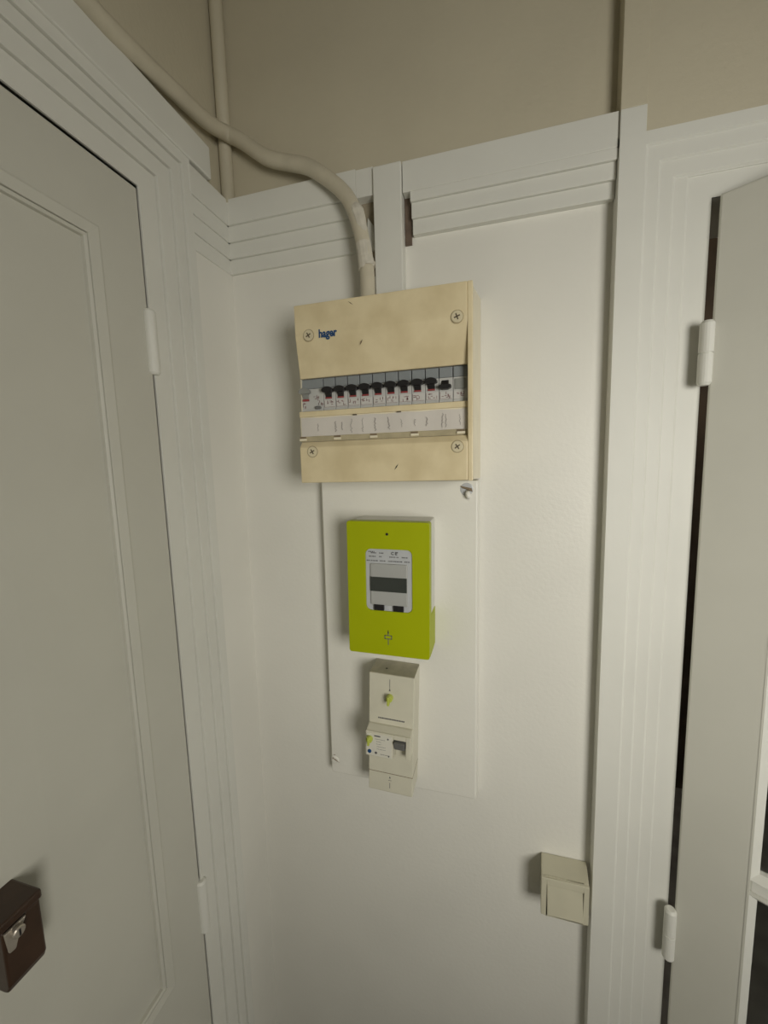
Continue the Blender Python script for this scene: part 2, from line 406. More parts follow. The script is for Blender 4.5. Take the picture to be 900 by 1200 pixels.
# brown surface lock on the left door
lk = bpy.data.objects.new('door_lock', None); C.objects.link(lk); lk.location = (XD, 0.2-0.65, -0.42+Z)
lk.parent = d1; lk.matrix_parent_inverse = Matrix.Translation(d1.location).inverted(); lk['label'] = 'brown surface-mounted door lock'
LB = bpy.data.objects
def childl(o):
    o.parent = lk; o.matrix_parent_inverse = Matrix.Translation(lk.location).inverted(); return o
yk1, yk0 = 0.2325-0.65, 0.2012-0.65
bm = bmesh.new()
prism = [( -0.452, 0)]
# body outline seen along y: rounded at the bottom front edge
bz0, bz1 = -0.4600+Z, -0.3960+Z
out = [(-0.452, bz1), (-0.4155, bz1), (-0.4130, bz1-0.003), (-0.4130, bz0+0.008), (-0.4160, bz0+0.001), (-0.4210, bz0), (-0.452, bz0)]
a = [bm.verts.new((x, yk1, z)) for x, z in out]; b = [bm.verts.new((x, yk0, z)) for x, z in out]
n = len(out)
for i in range(n): bm.faces.new((a[i], a[(i+1)%n], b[(i+1)%n], b[i]))
bm.faces.new(a[::-1]); bm.faces.new(b)
childl(obj('lock_body', bm, M['brown'], bevel=0.0055, segs=3))
bm = bmesh.new(); box(bm, -0.452, -0.4105, yk0-0.012, yk1+0.001, bz1, -0.3870+Z)
childl(obj('lock_cap', bm, M['brown'], bevel=0.002))
bm = bmesh.new()
tri = [(0.2018-0.65, -0.3975+Z), (0.2190-0.65, -0.3975+Z), (0.2125-0.65, -0.4080+Z), (0.2085-0.65, -0.4190+Z), (0.2035-0.65, -0.4185+Z)]
a = [bm.verts.new((-0.4125, y, z)) for y, z in tri]; b = [bm.verts.new((-0.4095, y, z)) for y, z in tri]
for i in range(5): bm.faces.new((a[i], a[(i+1)%5], b[(i+1)%5], b[i]))
bm.faces.new(a); bm.faces.new(b)
childl(obj('lock_plate', bm, M['steel'], bevel=0.001))
bm = bmesh.new(); lathe_z(bm, 0, 0, [(0.0050, 0), (0.0050, 0.004), (0.0040, 0.005)], 18)
for v in bm.verts: v.co = Vector((-0.4095+v.co.z, 0.2100-0.65+v.co.x, -0.4025+Z+v.co.y))
childl(obj('lock_cylinder', bm, M['steel']))
bm = bmesh.new(); box(bm, -0.4049, -0.4042, 0.2093-0.65, 0.2107-0.65, -0.4058+Z, -0.3995+Z)
childl(obj('keyhole', bm, M['black']))

# ------------------------------------------------------------------ right glazed door, standing ajar
d2 = bpy.data.objects.new('door_2', None); C.objects.link(d2); d2['kind'] = 'structure'
d2['label'] = 'white glazed door standing ajar at the right'
d2.location = (0.2655, -0.0260, 0); d2.rotation_euler = (0, 0, -math.radians(31))
T = 0.036; DW = 0.74; ST = 0.0775; DTOP = 0.3200+Z
zr = -0.565+Z                              # top of the glazing bar seen at the frame edge
bm = bmesh.new()
box(bm, 0, ST, 0, T, 0.008, DTOP); box(bm, DW-ST, DW, 0, T, 0.008, DTOP)
box(bm, ST, DW-ST, 0, T, DTOP-0.11, DTOP); box(bm, ST, DW-ST, 0, T, 0.008, 0.22)
bmesh.ops.remove_doubles(bm, verts=bm.verts[:], dist=1e-5)
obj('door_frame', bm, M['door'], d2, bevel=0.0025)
bars = [0.22, 0.60, zr-0.022, 1.55, DTOP-0.11]
for k in range(1, 4):
    bm = bmesh.new(); box(bm, ST, DW-ST, 0.006, T-0.004, bars[k], bars[k]+0.022)
    obj('glazing_bar', bm, M['wood'], d2, bevel=0.003)
bm = bmesh.new()
for k in range(4):
    z0 = bars[k]+(0.022 if k else 0); z1 = bars[k+1]
    sweep_frame(bm, ST+0.009, DW-ST-0.009, z0+0.009, z1-0.009, [(0.0, -0.016), (0.0, -0.009), (0.009, -0.0005), (0.009, -0.016)], lambda u, v, h: (u, -h, v))
obj('glazing_bead', bm, M['wood'], d2)
for k in range(4):
    z0 = bars[k]+(0.022 if k else 0); z1 = bars[k+1]
    bm = bmesh.new(); box(bm, ST+0.002, DW-ST-0.002, 0.016, 0.019, z0+0.002, z1-0.002)
    obj('pane', bm, M['glass'], d2)
def hinge2(zc, half):
    o = hinge(zc, half, -0.0035, -0.0065, 0.0080, d2, M['wood'], True); o.parent = d2
    return o
hinge2(0.131+Z, 0.040); hinge2(-0.718+Z, 0.043)

# ------------------------------------------------------------------ conduit over the door and down into the panel
pts = [W(-0.437, -0.10, 0.5135), W(-0.434, 0.25, 0.5120), W(-0.431, 0.39, 0.5090), W(-0.4300, 0.425, 0.5095), W(-0.4300, 0.470, 0.5150), W(-0.4300, 0.526, 0.5240),
       W(-0.4290, 0.585, 0.5330), W(-0.4210, 0.625, 0.5420), W(-0.3970, 0.630, 0.5285), W(-0.3530, 0.628, 0.4940),
       W(-0.3120, 0.625, 0.4755), W(-0.2780, 0.621, 0.4600), W(-0.2430, 0.618, 0.4325), W(-0.2165, 0.616, 0.4045), W(-0.2020, 0.615, 0.3740),
       W(-0.1915, 0.614, 0.3320), W(-0.1866, 0.613, 0.2900), W(-0.1864, 0.612, 0.2420)]
bm = bmesh.new()
sm = catmull(pts, 6)
tube(bm, sm, 0.0112, 16)
con = thing('conduit', 'beige painted cable conduit curving over the left door down into the panel', 'conduit', W(-0.185, 0.612, 0.25))
child(obj('pipe', bm, M['conduit'], smooth=True), con)
bm = bmesh.new()
cps = [W(-0.1915, 0.614, 0.3320), W(-0.1885, 0.6135, 0.3100), W(-0.1868, 0.613, 0.3000), W(-0.1862, 0.613, 0.2975)]
tube(bm, catmull(cps, 5), [0.0116]*6+[0.0122]*4+[0.0132, 0.0128, 0.014, 0.0138, 0.0128, 0.0117], 14)
for v in bm.verts:
    if v.co.z < 0.302+Z: v.co.z += random.uniform(-0.0035, 0.002)
child(obj('tape_wrap', bm, M['tape']), con)
bm = bmesh.new()
cps = [W(-0.2075, 0.6145, 0.389), W(-0.2010, 0.6140, 0.371), W(-0.1935, 0.613, 0.342)]
hs = catmull(cps, 4)
tube(bm, [p+Vector((0.0035, -0.0018, 0)) for p in hs], [0.006+0.0045*math.sin(PI*i/8)+random.uniform(-.0006, .0006) for i in range(9)], 10)
child(obj('tape_flap', bm, M['tape']), con)

# ------------------------------------------------------------------ electrical panel
pn = thing('electrical_panel', 'cream square electrical panel with a row of breakers, under the conduit', 'electrical panel', W(-0.154, 0.65, -0.024))
def ep(o): return child(o, pn)
FY = 0.552-0.65
bm = bmesh.new()
EB = -0.070                                # front of the closed back box; a thin rim carries on to the cover
def lerp(a, b, t): return a+(b-a)*t
front = dict(x0=-0.2846, x0t=-0.2795, x1=-0.0290, x1t=-0.0285, z0=-0.0220, z1=0.2310); back = dict(x0=-0.2830, x0t=-0.2795, x1=-0.0215, x1t=-0.0208, z0=-0.0232, z1=0.2440)
def ring4(y, ins=0.0):
    t = (y-(FY+0.0125))/(-0.001-(FY+0.0125)); q = {k: lerp(front[k], back[k], t) for k in front}
    return [bm.verts.new(p) for p in ((q['x0']+ins, y, q['z0']+Z+ins), (q['x1']-ins, y, q['z0']+Z+ins), (q['x1t']-ins, y, q['z1']+Z-ins), (q['x0t']+ins, y, q['z1']+Z-ins))]
rb, rf, ri, rk = ring4(-0.001), ring4(FY+0.0125), ring4(FY+0.0125, 0.0007), ring4(EB, 0.0007)
for a, b in ((rb, rf), (rf, ri), (ri, rk)):
    for k in range(4): bm.faces.new((a[k], a[(k+1)%4], b[(k+1)%4], b[k]))
bm.faces.new(rb); bm.faces.new(rk)
ep(obj('enclosure', bm, M['cream_lit'], bevel=0.0015))
XA, XB = -0.2845, -0.0345
bm = bmesh.new()
prism_x(bm, [(FY+0.0125, 0.2325+Z), (FY, 0.2325+Z), (FY, 0.190+Z), (FY+0.008, 0.1400+Z), (FY+0.009, 0.1315+Z), (FY+0.0125, 0.1315+Z)], XA+0.004, XB)
prism_x(bm, [(FY+0.0125, 0.0840+Z), (FY+0.0085, 0.0840+Z), (FY+0.0085, 0.0757+Z), (FY+0.0125, 0.0757+Z)], XA, XB)
prism_x(bm, [(FY+0.0125, 0.0385+Z), (FY+0.0075, 0.0385+Z), (FY, 0.0300+Z), (FY, -0.0225+Z), (FY+0.0125, -0.0225+Z)], XA+0.0025, XB)
hexa(bm, [(XB, FY, -0.0235+Z), (-0.0281, FY, -0.0235+Z), (-0.0281, FY+0.0125, -0.0235+Z), (XB, FY+0.0125, -0.0235+Z),
          (XB, FY, 0.2325+Z), (-0.0277, FY, 0.2325+Z), (-0.0277, FY+0.0125, 0.2325+Z), (XB, FY+0.0125, 0.2325+Z)])
ep(obj('cover', bm, M['cream'], bevel=0.0012))
for (x, z, a) in ((-0.2591, 0.1893, 0.5), (-0.0478, 0.1899, 0.35), (-0.2615, 0.0080, 0.5), (-0.0483, 0.0075, 0.6)):
    if z < 0.1: z = z+0.0155
    bm = bmesh.new()
    disc_y(bm, x, z+Z, 0.0078, FY+0.001, FY-0.0012, 24, 0.0074)
    s = ep(obj('screw', bm, M['screw'], bevel=0.0004))
    bm = bmesh.new()
    sweep = [(x+0.0088*math.cos(2*PI*i/24), z+Z+0.0088*math.sin(2*PI*i/24)) for i in range(24)]
    disc_y(bm, x, z+Z, 0.0086, FY+0.0006, FY-0.00015, 24)
    r_ = obj('screw_rim', bm, M['rim']); r_.parent = s; r_.matrix_parent_inverse = Matrix.Translation(pn.location).inverted(); r_.matrix_parent_inverse = s.matrix_world.inverted() if False else Matrix()
    bm = bmesh.new()
    for k in range(2):
        aa = a+k*PI/2; ux, uz = math.cos(aa), math.sin(aa)
        L_, w_ = 0.0040, 0.0008
        q = [(x+ux*L_-uz*w_, z+Z+uz*L_+ux*w_), (x-ux*L_-uz*w_, z+Z-uz*L_+ux*w_), (x-ux*L_+uz*w_, z+Z-uz*L_-ux*w_), (x+ux*L_+uz*w_, z+Z+uz*L_-ux*w_)]
        prism_y(bm, q, FY-0.0010, FY-0.0015-0.0001*k)
    c_ = obj('cross_slot', bm, M['slot']); c_.parent = s; c_.matrix_parent_inverse = Matrix()
ep(text('logo', 'hager', -0.2295, 0.1893+Z, FY-0.0002, 0.0155, M['blue'], None, 0.0002, 0.0005, sx_=0.80))
# scuffs and a pen stroke on the cover
def stroke(bm, x, z, L_, w_, ang, y):
    ux, uz = math.cos(ang), math.sin(ang)
    q = [(x+ux*L_, z+uz*L_), (x-uz*w_, z+ux*w_), (x-ux*L_, z-uz*L_), (x+uz*w_, z-ux*w_)]
    prism_y(bm, q, y+0.0002, y-0.00015)
bm = bmesh.new()
stroke(bm, -0.1937, 0.2290+Z-0.0035, 0.0048, 0.0006, -0.65, FY)
stroke(bm, -0.1795, 0.1720+Z, 0.0040, 0.0007, 1.1, FY)
ep(obj('scuff_mark', bm, M['scuff']))
bm = bmesh.new(); stroke(bm, -0.1335, -0.0020+Z, 0.0052, 0.0009, 0.95, FY)
ep(obj('scuff_mark', bm, M['black']))

# module row
MY = 0.570-0.65                            # face of the modules
mz0, mz1 = 0.0845+Z, 0.1318+Z
def mod_shell(x0, x1, label_m='module'):
    bm = bmesh.new()
    box(bm, x0+0.0003, x1-0.0003, MY-0.004, MY+0.006, mz0, mz0+0.0030)            # lower lip
    box(bm, x0+0.0003, x1-0.0003, MY-0.003, MY+0.006, mz0+0.0030, 0.1174+Z)
    return bm
def put(o, p):
    o.parent = p; o.matrix_parent_inverse = Matrix(); return o
def group_empty(name, label=None):
    e = bpy.data.objects.new(name, None); C.objects.link(e); e.empty_display_size = 0.01
    e.parent = pn; e.matrix_parent_inverse = Matrix.Translation(pn.location).inverted()
    if label: e['label'] = label
    return e
def mod_top(x0, x1):
    bm = bmesh.new(); box(bm, x0+0.0006, x1-0.0006, MY-0.0025, MY+0.006, 0.1178+Z, mz1-0.0002); return bm
def toggle(xc, up=True, wide=0.0172):
    """wide cap on a narrow neck, hinged in the slot"""
    bm = bmesh.new()
    s = 1 if up else -1
    zc = 0.1098+Z if up else 0.1075+Z
    n = 0.0048
    # neck
    hexa(bm, [(xc-n, MY-0.004, zc-0.0065*s), (xc+n, MY-0.004, zc-0.0065*s), (xc+n, MY-0.002, zc-0.0065*s), (xc-n, MY-0.002, zc-0.0065*s),
              (xc-n, MY-0.0105, zc+0.0065*s), (xc+n, MY-0.0105, zc+0.0065*s), (xc+n, MY-0.002, zc+0.0065*s), (xc-n, MY-0.002, zc+0.0065*s)])
    # cap, arched
    q = []
    for k in range(9):
        t = k/8; q.append((xc-wide/2+wide*t, zc+(0.0044+(0.0036 if up else 0.0022)*math.sin(PI*t)**0.7)*s))
    q += [(xc+wide/2, zc+0.0010*s), (xc+n, zc-0.0004*s), (xc-n, zc-0.0004*s), (xc-wide/2, zc+0.0010*s)]
    prism_y(bm, q, MY-0.0035, MY-0.0120)
    return bm
pitch = (0.2464-0.0742)/9
def print_marks(bm, x0, w_, z, y, k=0):
    """tiny unreadable print: a few short strokes"""
    rnd = random.Random(k)
    for _ in range(8):
        xx = x0+rnd.uniform(0.12, 0.88)*w_; zz = z+rnd.uniform(-0.0030, 0.0034)
        if rnd.random() < 0.5: prism_y(bm, rrect(xx-0.0015, xx+0.0015, zz-0.0004, zz+0.0004, 0.0002, 1), y+0.0001, y-0.0001)
        else: prism_y(bm, rrect(xx-0.0004, xx+0.0004, zz-0.0019, zz+0.0019, 0.0002, 1), y+0.0001, y-0.0001)
for i in range(10):
    x0 = -0.2464+pitch*i; x1 = x0+pitch; xc = (x0+x1)/2 - 0.0008
    e = group_empty('circuit_breaker', 'breaker with its black toggle switched down' if i == 9 else None)
    put(obj('body', mod_shell(x0, x1), M['module'], bevel=0.0005), e)
    put(obj('terminal_cover', mod_top(x0, x1), M['modtop'], bevel=0.0006), e)
    put(obj('toggle', toggle(xc, i != 9), M['black'], bevel=0.0006), e)
    if i != 9:
        bm = bmesh.new(); box(bm, xc-0.0048, xc+0.0048, MY-0.0052, MY-0.002, 0.1012+Z, 0.1032+Z)
        put(obj('position_mark', bm, M['red']), e)
    bm = bmesh.new(); box(bm, x0+0.0010, x1-0.0010, MY-0.0033, MY-0.002, 0.0885+Z, 0.0990+Z)
    put(obj('rating_label', bm, M['modlabel']), e)
    bm = bmesh.new(); print_marks(bm, x0+0.001, pitch-0.002, 0.0940+Z, MY-0.0034, i)
    prism_y(bm, [(x0+0.0012, 0.0890+Z), (x0+0.0016, 0.0890+Z), (x0+0.0016, 0.0985+Z), (x0+0.0012, 0.0985+Z)], MY-0.0032, MY-0.0035)
    prism_y(bm, [(x0+0.0012, 0.0890+Z), (x1-0.0012, 0.0890+Z), (x1-0.0012, 0.0894+Z), (x0+0.0012, 0.0894+Z)], MY-0.0032, MY-0.0035)
    put(obj('print', bm, M['redink']), e)
# residual current device at the left
x0, x1 = -0.2840, -0.2464
e = group_empty('residual_current_switch', 'two-module grey switch with grey toggle at the left end of the row')
put(obj('body', mod_shell(x0, x1), M['module'], bevel=0.0005), e)
put(obj('terminal_cover', mod_top(x0, x1), M['modtop'], bevel=0.0006), e)
put(obj('toggle', toggle(-0.2745, True, 0.0172), M['mgrey'], bevel=0.0006), e)
bm = bmesh.new(); box(bm, -0.2795, -0.2698, MY-0.0056, MY-0.002, 0.0995+Z, 0.1025+Z)
put(obj('position_mark', bm, M['red']), e)
bm = bmesh.new(); prism_y(bm, rrect(-0.2600, -0.2505, 0.0868+Z, 0.0915+Z, 0.002), MY-0.002, MY-0.0062)
put(obj('test_button', bm, M['dgrey'], bevel=0.0004), e)
bm = bmesh.new(); print_marks(bm, -0.283, 0.012, 0.0935+Z, MY-0.0031, 40); print_marks(bm, -0.264, 0.012, 0.1040+Z, MY-0.0031, 41); print_marks(bm, -0.256, 0.010, 0.0965+Z, MY-0.0031, 42)
put(obj('print', bm, M['redink']), e)
# last module, blank grey button
x0, x1 = -0.0550, -0.0350
e = group_empty('control_module', 'plain grey module without toggle at the right end of the row')
put(obj('body', mod_shell(x0, x1), M['module'], bevel=0.0005), e)
put(obj('terminal_cover', mod_top(x0, x1), M['modtop'], bevel=0.0006), e)
bm = bmesh.new(); box(bm, x0+0.0025, x1-0.0025, MY-0.0045, MY-0.002, 0.1010+Z, 0.1150+Z)
put(obj('button', bm, M['mgrey'], bevel=0.0005), e)
bm = bmesh.new(); box(bm, x0+0.0010, x1-0.0010, MY-0.0033, MY-0.002, 0.0885+Z, 0.0990+Z)
put(obj('rating_label', bm, M['modlabel']), e)
bm = bmesh.new(); print_marks(bm, x0+0.001, pitch-0.002, 0.0940+Z, MY-0.0034, 60)
put(obj('print', bm, M['redink']), e)

# label strip under the modules
ls = group_empty('label_holder')
LY = FY+0.0115
bm = bmesh.new(); box(bm, XA+0.0005, XB-0.0005, LY-0.0005, FY+0.0125, 0.0388+Z, 0.0757+Z)
put(obj('holder_tray', bm, M['cream_lit']), ls)
bm = bmesh.new()
nx = 24; rows = []
for zz in (0.0470, 0.0742):
    rows.append([bm.verts.new((XA+0.002+(XB-XA-0.004)*i/nx, LY-0.0012-0.0005*math.sin(i*0.9), zz+Z+0.0006*math.sin(i*1.3+zz*90))) for i in range(nx+1)])
for i in range(nx): bm.faces.new((rows[0][i], rows[0][i+1], rows[1][i+1], rows[1][i]))
r = bmesh.ops.extrude_face_region(bm, geom=bm.faces[:])
for v in r['geom']:
    if isinstance(v, bmesh.types.BMVert): v.co.y += 0.0003
put(obj('paper_label', bm, M['paper']), ls)
bm = bmesh.new()
PX = [-0.2555, -0.2270, -0.2170, -0.2020, -0.1850, -0.1660, -0.1455, -0.1270, -0.1080, -0.0910, -0.0690, -0.0640, -0.0455]
for k, xx in enumerate(PX):
    rnd = random.Random(100+k)
    h = rnd.uniform(0.005, 0.0105); p = []
    zz = -h
    while zz < h:
        p.append((xx+rnd.uniform(-0.0016, 0.0016), 0.0600+Z+zz)); zz += rnd.uniform(0.0008, 0.0022)
    for (xa, za), (xb, zb) in zip(p, p[1:]):
        d = Vector((xb-xa, zb-za)); nrm = Vector((-d.y, d.x)).normalized()*0.00032
        q = [(xa+nrm.x, za+nrm.y), (xb+nrm.x, zb+nrm.y), (xb-nrm.x, zb-nrm.y), (xa-nrm.x, za-nrm.y)]
        prism_y(bm, q, LY-0.0012, LY-0.0021)
put(obj('handwriting', bm, M['pencil']), ls)
bm = bmesh.new(); box(bm, XA+0.001, XB-0.001, LY-0.0025, LY, 0.0390+Z, 0.0468+Z)
put(obj('holder_lip', bm, M['lip'], bevel=0.0005), ls)
for px in (-0.2795, -0.2240, -0.1680, -0.1080, -0.0440):
    bm = bmesh.new(); box(bm, px-0.0055, px+0.0045, LY-0.0032, LY-0.001, 0.0436+Z, 0.0466+Z)
    put(obj('clip_slot', bm, M['scuff']), ls)
    bm = bmesh.new(); box(bm, px-0.0055, px+0.0055, LY-0.0050, LY-0.001, 0.0405+Z, 0.0437+Z)
    put(obj('clip', bm, M['cream_lit'], bevel=0.0004), ls)
for px in (-0.1962, -0.1300):
    bm = bmesh.new(); box(bm, px-0.0028, px+0.0028, LY-0.0036, LY-0.001, 0.0742+Z, 0.0757+Z)
    put(obj('clip_slot', bm, M['slot']), ls)

# ------------------------------------------------------------------ white board under the panel
bd = thing('mounting_board', 'white painted board under the cream panel, carrying the meter and the main switch', 'board', W(-0.157, 0.65, -0.563), rot=math.radians(0.25))
bm = bmesh.new()
hexa(bm, [(-0.1315, -0.022, 0.0), (0.1292, -0.022, 0.0), (0.1322, -0.001, -0.001), (-0.1325, -0.001, -0.001),
          (-0.1295, -0.022, 0.5385), (0.1300, -0.022, 0.5375), (0.1330, -0.001, 0.5385), (-0.1295, -0.001, 0.5385)])
o = obj('board_face', bm, M['white'], bd, bevel=0.002)
# screw hole with a loose plug at the upper right, and a painted-over screw at the lower left
bm = bmesh.new(); 
x, z = 0.1135, 0.5240
disc_y(bm, x, z, 0.0115, -0.0215, -0.0226, 20, 0.0085)
o = obj('fixing_screw', bm, M['meterl'], bd)
bm = bmesh.new()
hexa(bm, [(x-0.0095, -0.0228, z+0.0045), (x-0.0065, -0.0228, z+0.0015), (x+0.0090, -0.0228, z-0.0040), (x+0.0080, -0.0228, z+0.0005),
          (x-0.0095, -0.0250, z+0.0055), (x-0.0065, -0.0250, z+0.0025), (x+0.0090, -0.0250, z-0.0030), (x+0.0080, -0.0250, z+0.0015)])
put(obj('screw_slot', bm, M['scuff']), o)
bm = bmesh.new()
tube(bm, [Vector((x+0.0015, -0.0235, z-0.0035)), Vector((x+0.0020, -0.0275, z-0.0065)), Vector((x+0.0030, -0.0285, z-0.0105)), Vector((x+0.0035, -0.0265, z-0.0150))], [0.0030, 0.0042, 0.0038, 0.0012], 10)
put(obj('plug', bm, M['white'], smooth=True), o)
bm = bmesh.new()
x, z = -0.1240, 0.0250
disc_y(bm, x, z, 0.0085, -0.0215, -0.0232, 18, 0.0060)
o = obj('fixing_screw', bm, M['white'], bd)
bm = bmesh.new()
stroke(bm, x+0.0010, z+0.0015, 0.0085, 0.0011, -0.52, -0.0232)
stroke(bm, x-0.0040, z+0.0040, 0.0025, 0.0010, 0.9, -0.0232)
stroke(bm, x-0.0015, z+0.0105, 0.0030, 0.0007, 0.0, -0.0220)
put(obj('screw_slot', bm, M['scuff']), o)

# ------------------------------------------------------------------ lime green meter
mt = thing('electricity_meter', 'lime green electricity meter with a grey display window on the white board', 'electricity meter', W(-0.1568, 0.628, -0.292), rot=math.radians(0.8))
D_ = -0.061                                # front face, from the board
bm = bmesh.new()
hexa(bm, [(-0.0600, D_+0.016, 0.001), (0.0625, D_+0.016, 0.001), (0.0630, -0.0005, 0.001), (-0.0560, -0.0005, 0.001),
          (-0.0600, D_+0.016, 0.2085), (0.0625, D_+0.016, 0.2085), (0.0630, -0.0005, 0.2100), (-0.0560, -0.0005, 0.2100)])
obj('housing', bm, M['meterw'], mt, bevel=0.002)
# green front: slab with the window cut out, plus a green skirt round the lower part
wx0, wx1, wz0, wz1 = -0.0345, 0.0378, 0.0710, 0.1672
bm = bmesh.new()
outer = rrect(-0.0640, 0.0640, 0.0, 0.2092, 0.004, 6); inner = rrect(wx0, wx1, wz0, wz1, 0.0085, 6)
n = len(outer)
def ring(pts, y): return [bm.verts.new((x, y, z)) for x, z in pts]
fo, fi = ring(outer, D_), ring(inner, D_); bo, bi = ring(outer, D_+0.018), ring(inner, D_+0.018)
for i in range(n):
    j = (i+1) % n
    bm.faces.new((fo[i], fo[j], fi[j], fi[i])); bm.faces.new((bo[i], bo[j], bi[j], bi[i]))
    bm.faces.new((fo[i], fo[j], bo[j], bo[i])); bm.faces.new((fi[i], fi[j], bi[j], bi[i]))
obj('front_cover', bm, M['green'], mt, bevel=0.0008)
bm = bmesh.new()
box(bm, 0.0600, 0.0638, D_+0.010, -0.001, 0.001, 0.0640); box(bm, -0.0638, -0.0600, D_+0.010, -0.012, 0.001, 0.0640); box(bm, -0.0638, 0.0638, D_+0.010, -0.012, 0.0002, 0.003)
obj('terminal_skirt', bm, M['green'], mt, bevel=0.0008)
bm = bmesh.new(); prism_y(bm, rrect(wx0+0.0002, wx1-0.0002, wz0+0.0002, wz1-0.0002, 0.0085), D_+0.016, D_+0.0015)
pl = obj('display_panel', bm, M['meterl'], mt)
bm = bmesh.new(); box(bm, -0.0270, 0.0310, D_+0.003, D_-0.0010, 0.0800, 0.1450)
obj('display_block', bm, M['meterd'], mt, bevel=0.0015)
bm = bmesh.new(); box(bm, -0.0268, 0.0300, D_-0.0002, D_-0.0014, 0.1020, 0.1245)
obj('display', bm, M['lcd'], mt)
for xx in (-0.0215, 0.0090):
    bm = bmesh.new(); box(bm, xx, xx+0.0158, D_+0.002, D_-0.0022, 0.0722, 0.0812)
    obj('button', bm, M['black'], mt, bevel=0.0006)
text('certification_mark', 'C E', 0.0102, 0.1610, D_+0.0012, 0.0062, M['ink'], mt, 0.0001, 0.00035)
bm = bmesh.new()
rnd = random.Random(5)
for zz, segs in ((0.1628, ((-0.030, -0.021), (0.014, 0.016))), (0.1610, ((-0.026, -0.018), (-0.013, -0.008))), (0.1555, ((-0.029, -0.019), (-0.013, -0.010), (0.003, 0.006), (0.009, 0.012), (0.014, 0.017), (0.022, 0.031))), (0.1490, ((-0.033, -0.017), (-0.012, -0.004), (0.001, 0.022), (0.026, 0.034)))):
    for a, b in segs:
        xx = a
        while xx < b:
            l = rnd.uniform(0.0010, 0.0022)
            prism_y(bm, [(xx, zz-0.0009), (xx+l, zz-0.0009), (xx+l, zz+0.0009), (xx, zz+0.0009)], D_+0.0017, D_+0.0013); xx += l+rnd.uniform(0.0005, 0.0010)
obj('print', bm, M['ink'], mt)
bm = bmesh.new(); disc_y(bm, 0.0, 0.1905, 0.0021, D_+0.001, D_-0.0004, 14)
obj('indicator_light', bm, M['black'], mt)
bm = bmesh.new()
y_ = D_-0.0002
for q in ((-0.0060, 0.0060, 0.0318, 0.0330), (-0.0060, 0.0060, 0.0265, 0.0277), (-0.0060, -0.0046, 0.0265, 0.0330), (0.0046, 0.0060, 0.0265, 0.0330), (-0.0006, 0.0006, 0.0330, 0.0405), (-0.0006, 0.0006, 0.0175, 0.0265)):
    box(bm, q[0], q[1], D_+0.0003, y_, q[2], q[3])
prism_y(bm, [(-0.0014, 0.0360), (0.0014, 0.0360), (0.0, 0.0410)], D_+0.0003, y_)
obj('terminal_symbol', bm, M['ink'], mt)

# ------------------------------------------------------------------ main breaker
mb = thing('main_breaker', 'ivory main circuit breaker with lime knobs below the green meter', 'breaker', W(-0.1640, 0.628, -0.5385), rot=math.radians(2.1))
F1, F2 = -0.048, -0.066                    # upper face, proud middle face
xl, xr = -0.0370, 0.0370
bm = bmesh.new()
# side outline (y,z), extruded across
prism_x(bm, [(-0.0005, 0.0), (F1+0.002, 0.0), (F1, 0.002), (F1, 0.0350), (F1, 0.1190), (F1, 0.2072), (-0.0005, 0.2072)], xl, xr)
obj('body', bm, M['brk'], mb, bevel=0.0012)
bm = bmesh.new(); box(bm, xl+0.0004, xr-0.0004, F1+0.0010, -0.002, 0.2066, 0.2078)
obj('darker_top', bm, M['brktop'], mb)
bm = bmesh.new(); disc_y(bm, 0, 0, 0.0018, 0, 0.0006, 12)
for v in bm.verts: v.co = Vector((v.co.x-0.0125, -0.030+v.co.z, 0.2078+v.co.y*0.5))
obj('screw_hole', bm, M['black'], mb)
# middle block with a recess for the lever on the right
zm0, zm1 = 0.0760, 0.1180
rx0, rx1 = 0.0085, 0.0285
bm = bmesh.new()
box(bm, xl, rx0, F2, F1+0.001, zm0, zm1); box(bm, rx1, xr-0.001, F2, F1+0.001, zm0+0.004, zm1)
hexa(bm, [(rx0, F1-0.002, zm0-0.004), (rx1, F1-0.002, zm0-0.004), (rx1, F1+0.001, zm0-0.004), (rx0, F1+0.001, zm0-0.004),
          (rx0, F1-0.004, zm1-0.010), (rx1, F1-0.004, zm1-0.010), (rx1, F1+0.001, zm1-0.010), (rx0, F1+0.001, zm1-0.010)])
box(bm, rx0, rx1, F2, F1+0.001, zm1-0.0075, zm1)
hexa(bm, [(xl, F2+0.001, zm1-0.001), (xr-0.001, F2+0.001, zm1-0.001), (xr-0.001, F1+0.001, zm1-0.001), (xl, F1+0.001, zm1-0.001),
          (xl+0.001, F1-0.004, zm1+0.004), (xr-0.001, F1-0.004, zm1+0.004), (xr-0.001, F1+0.001, zm1+0.004), (xl+0.001, F1+0.001, zm1+0.004)])
obj('middle_block', bm, M['brk'], mb, bevel=0.001)
bm = bmesh.new()
hexa(bm, [(rx0+0.0015, F2+0.002, zm1-0.0250), (rx1-0.0015, F2+0.002, zm1-0.0250), (rx1-0.0015, F1-0.003, zm1-0.0250), (rx0+0.0015, F1-0.003, zm1-0.0250),
          (rx0+0.0015, F2-0.006, zm1-0.0090), (rx1-0.0015, F2-0.006, zm1-0.0090), (rx1-0.0015, F1-0.003, zm1-0.0090), (rx0+0.0015, F1-0.003, zm1-0.0090)])
obj('lever', bm, M['dgrey'], mb, bevel=0.0012)
bm = bmesh.new(); box(bm, xl+0.0015, rx0-0.0022, F2+0.0005, F2-0.0006, zm0+0.0015, zm1-0.003)
obj('rating_plate', bm, M['brklab'], mb, bevel=0.0003)
bm = bmesh.new()
yy = F2-0.0007
def dash(x0, x1, z0, z1): box(bm, x0, x1, yy+0.0002, yy-0.0001, z0, z1)
dash(-0.0225, -0.0125, zm1-0.0070, zm1-0.0048)
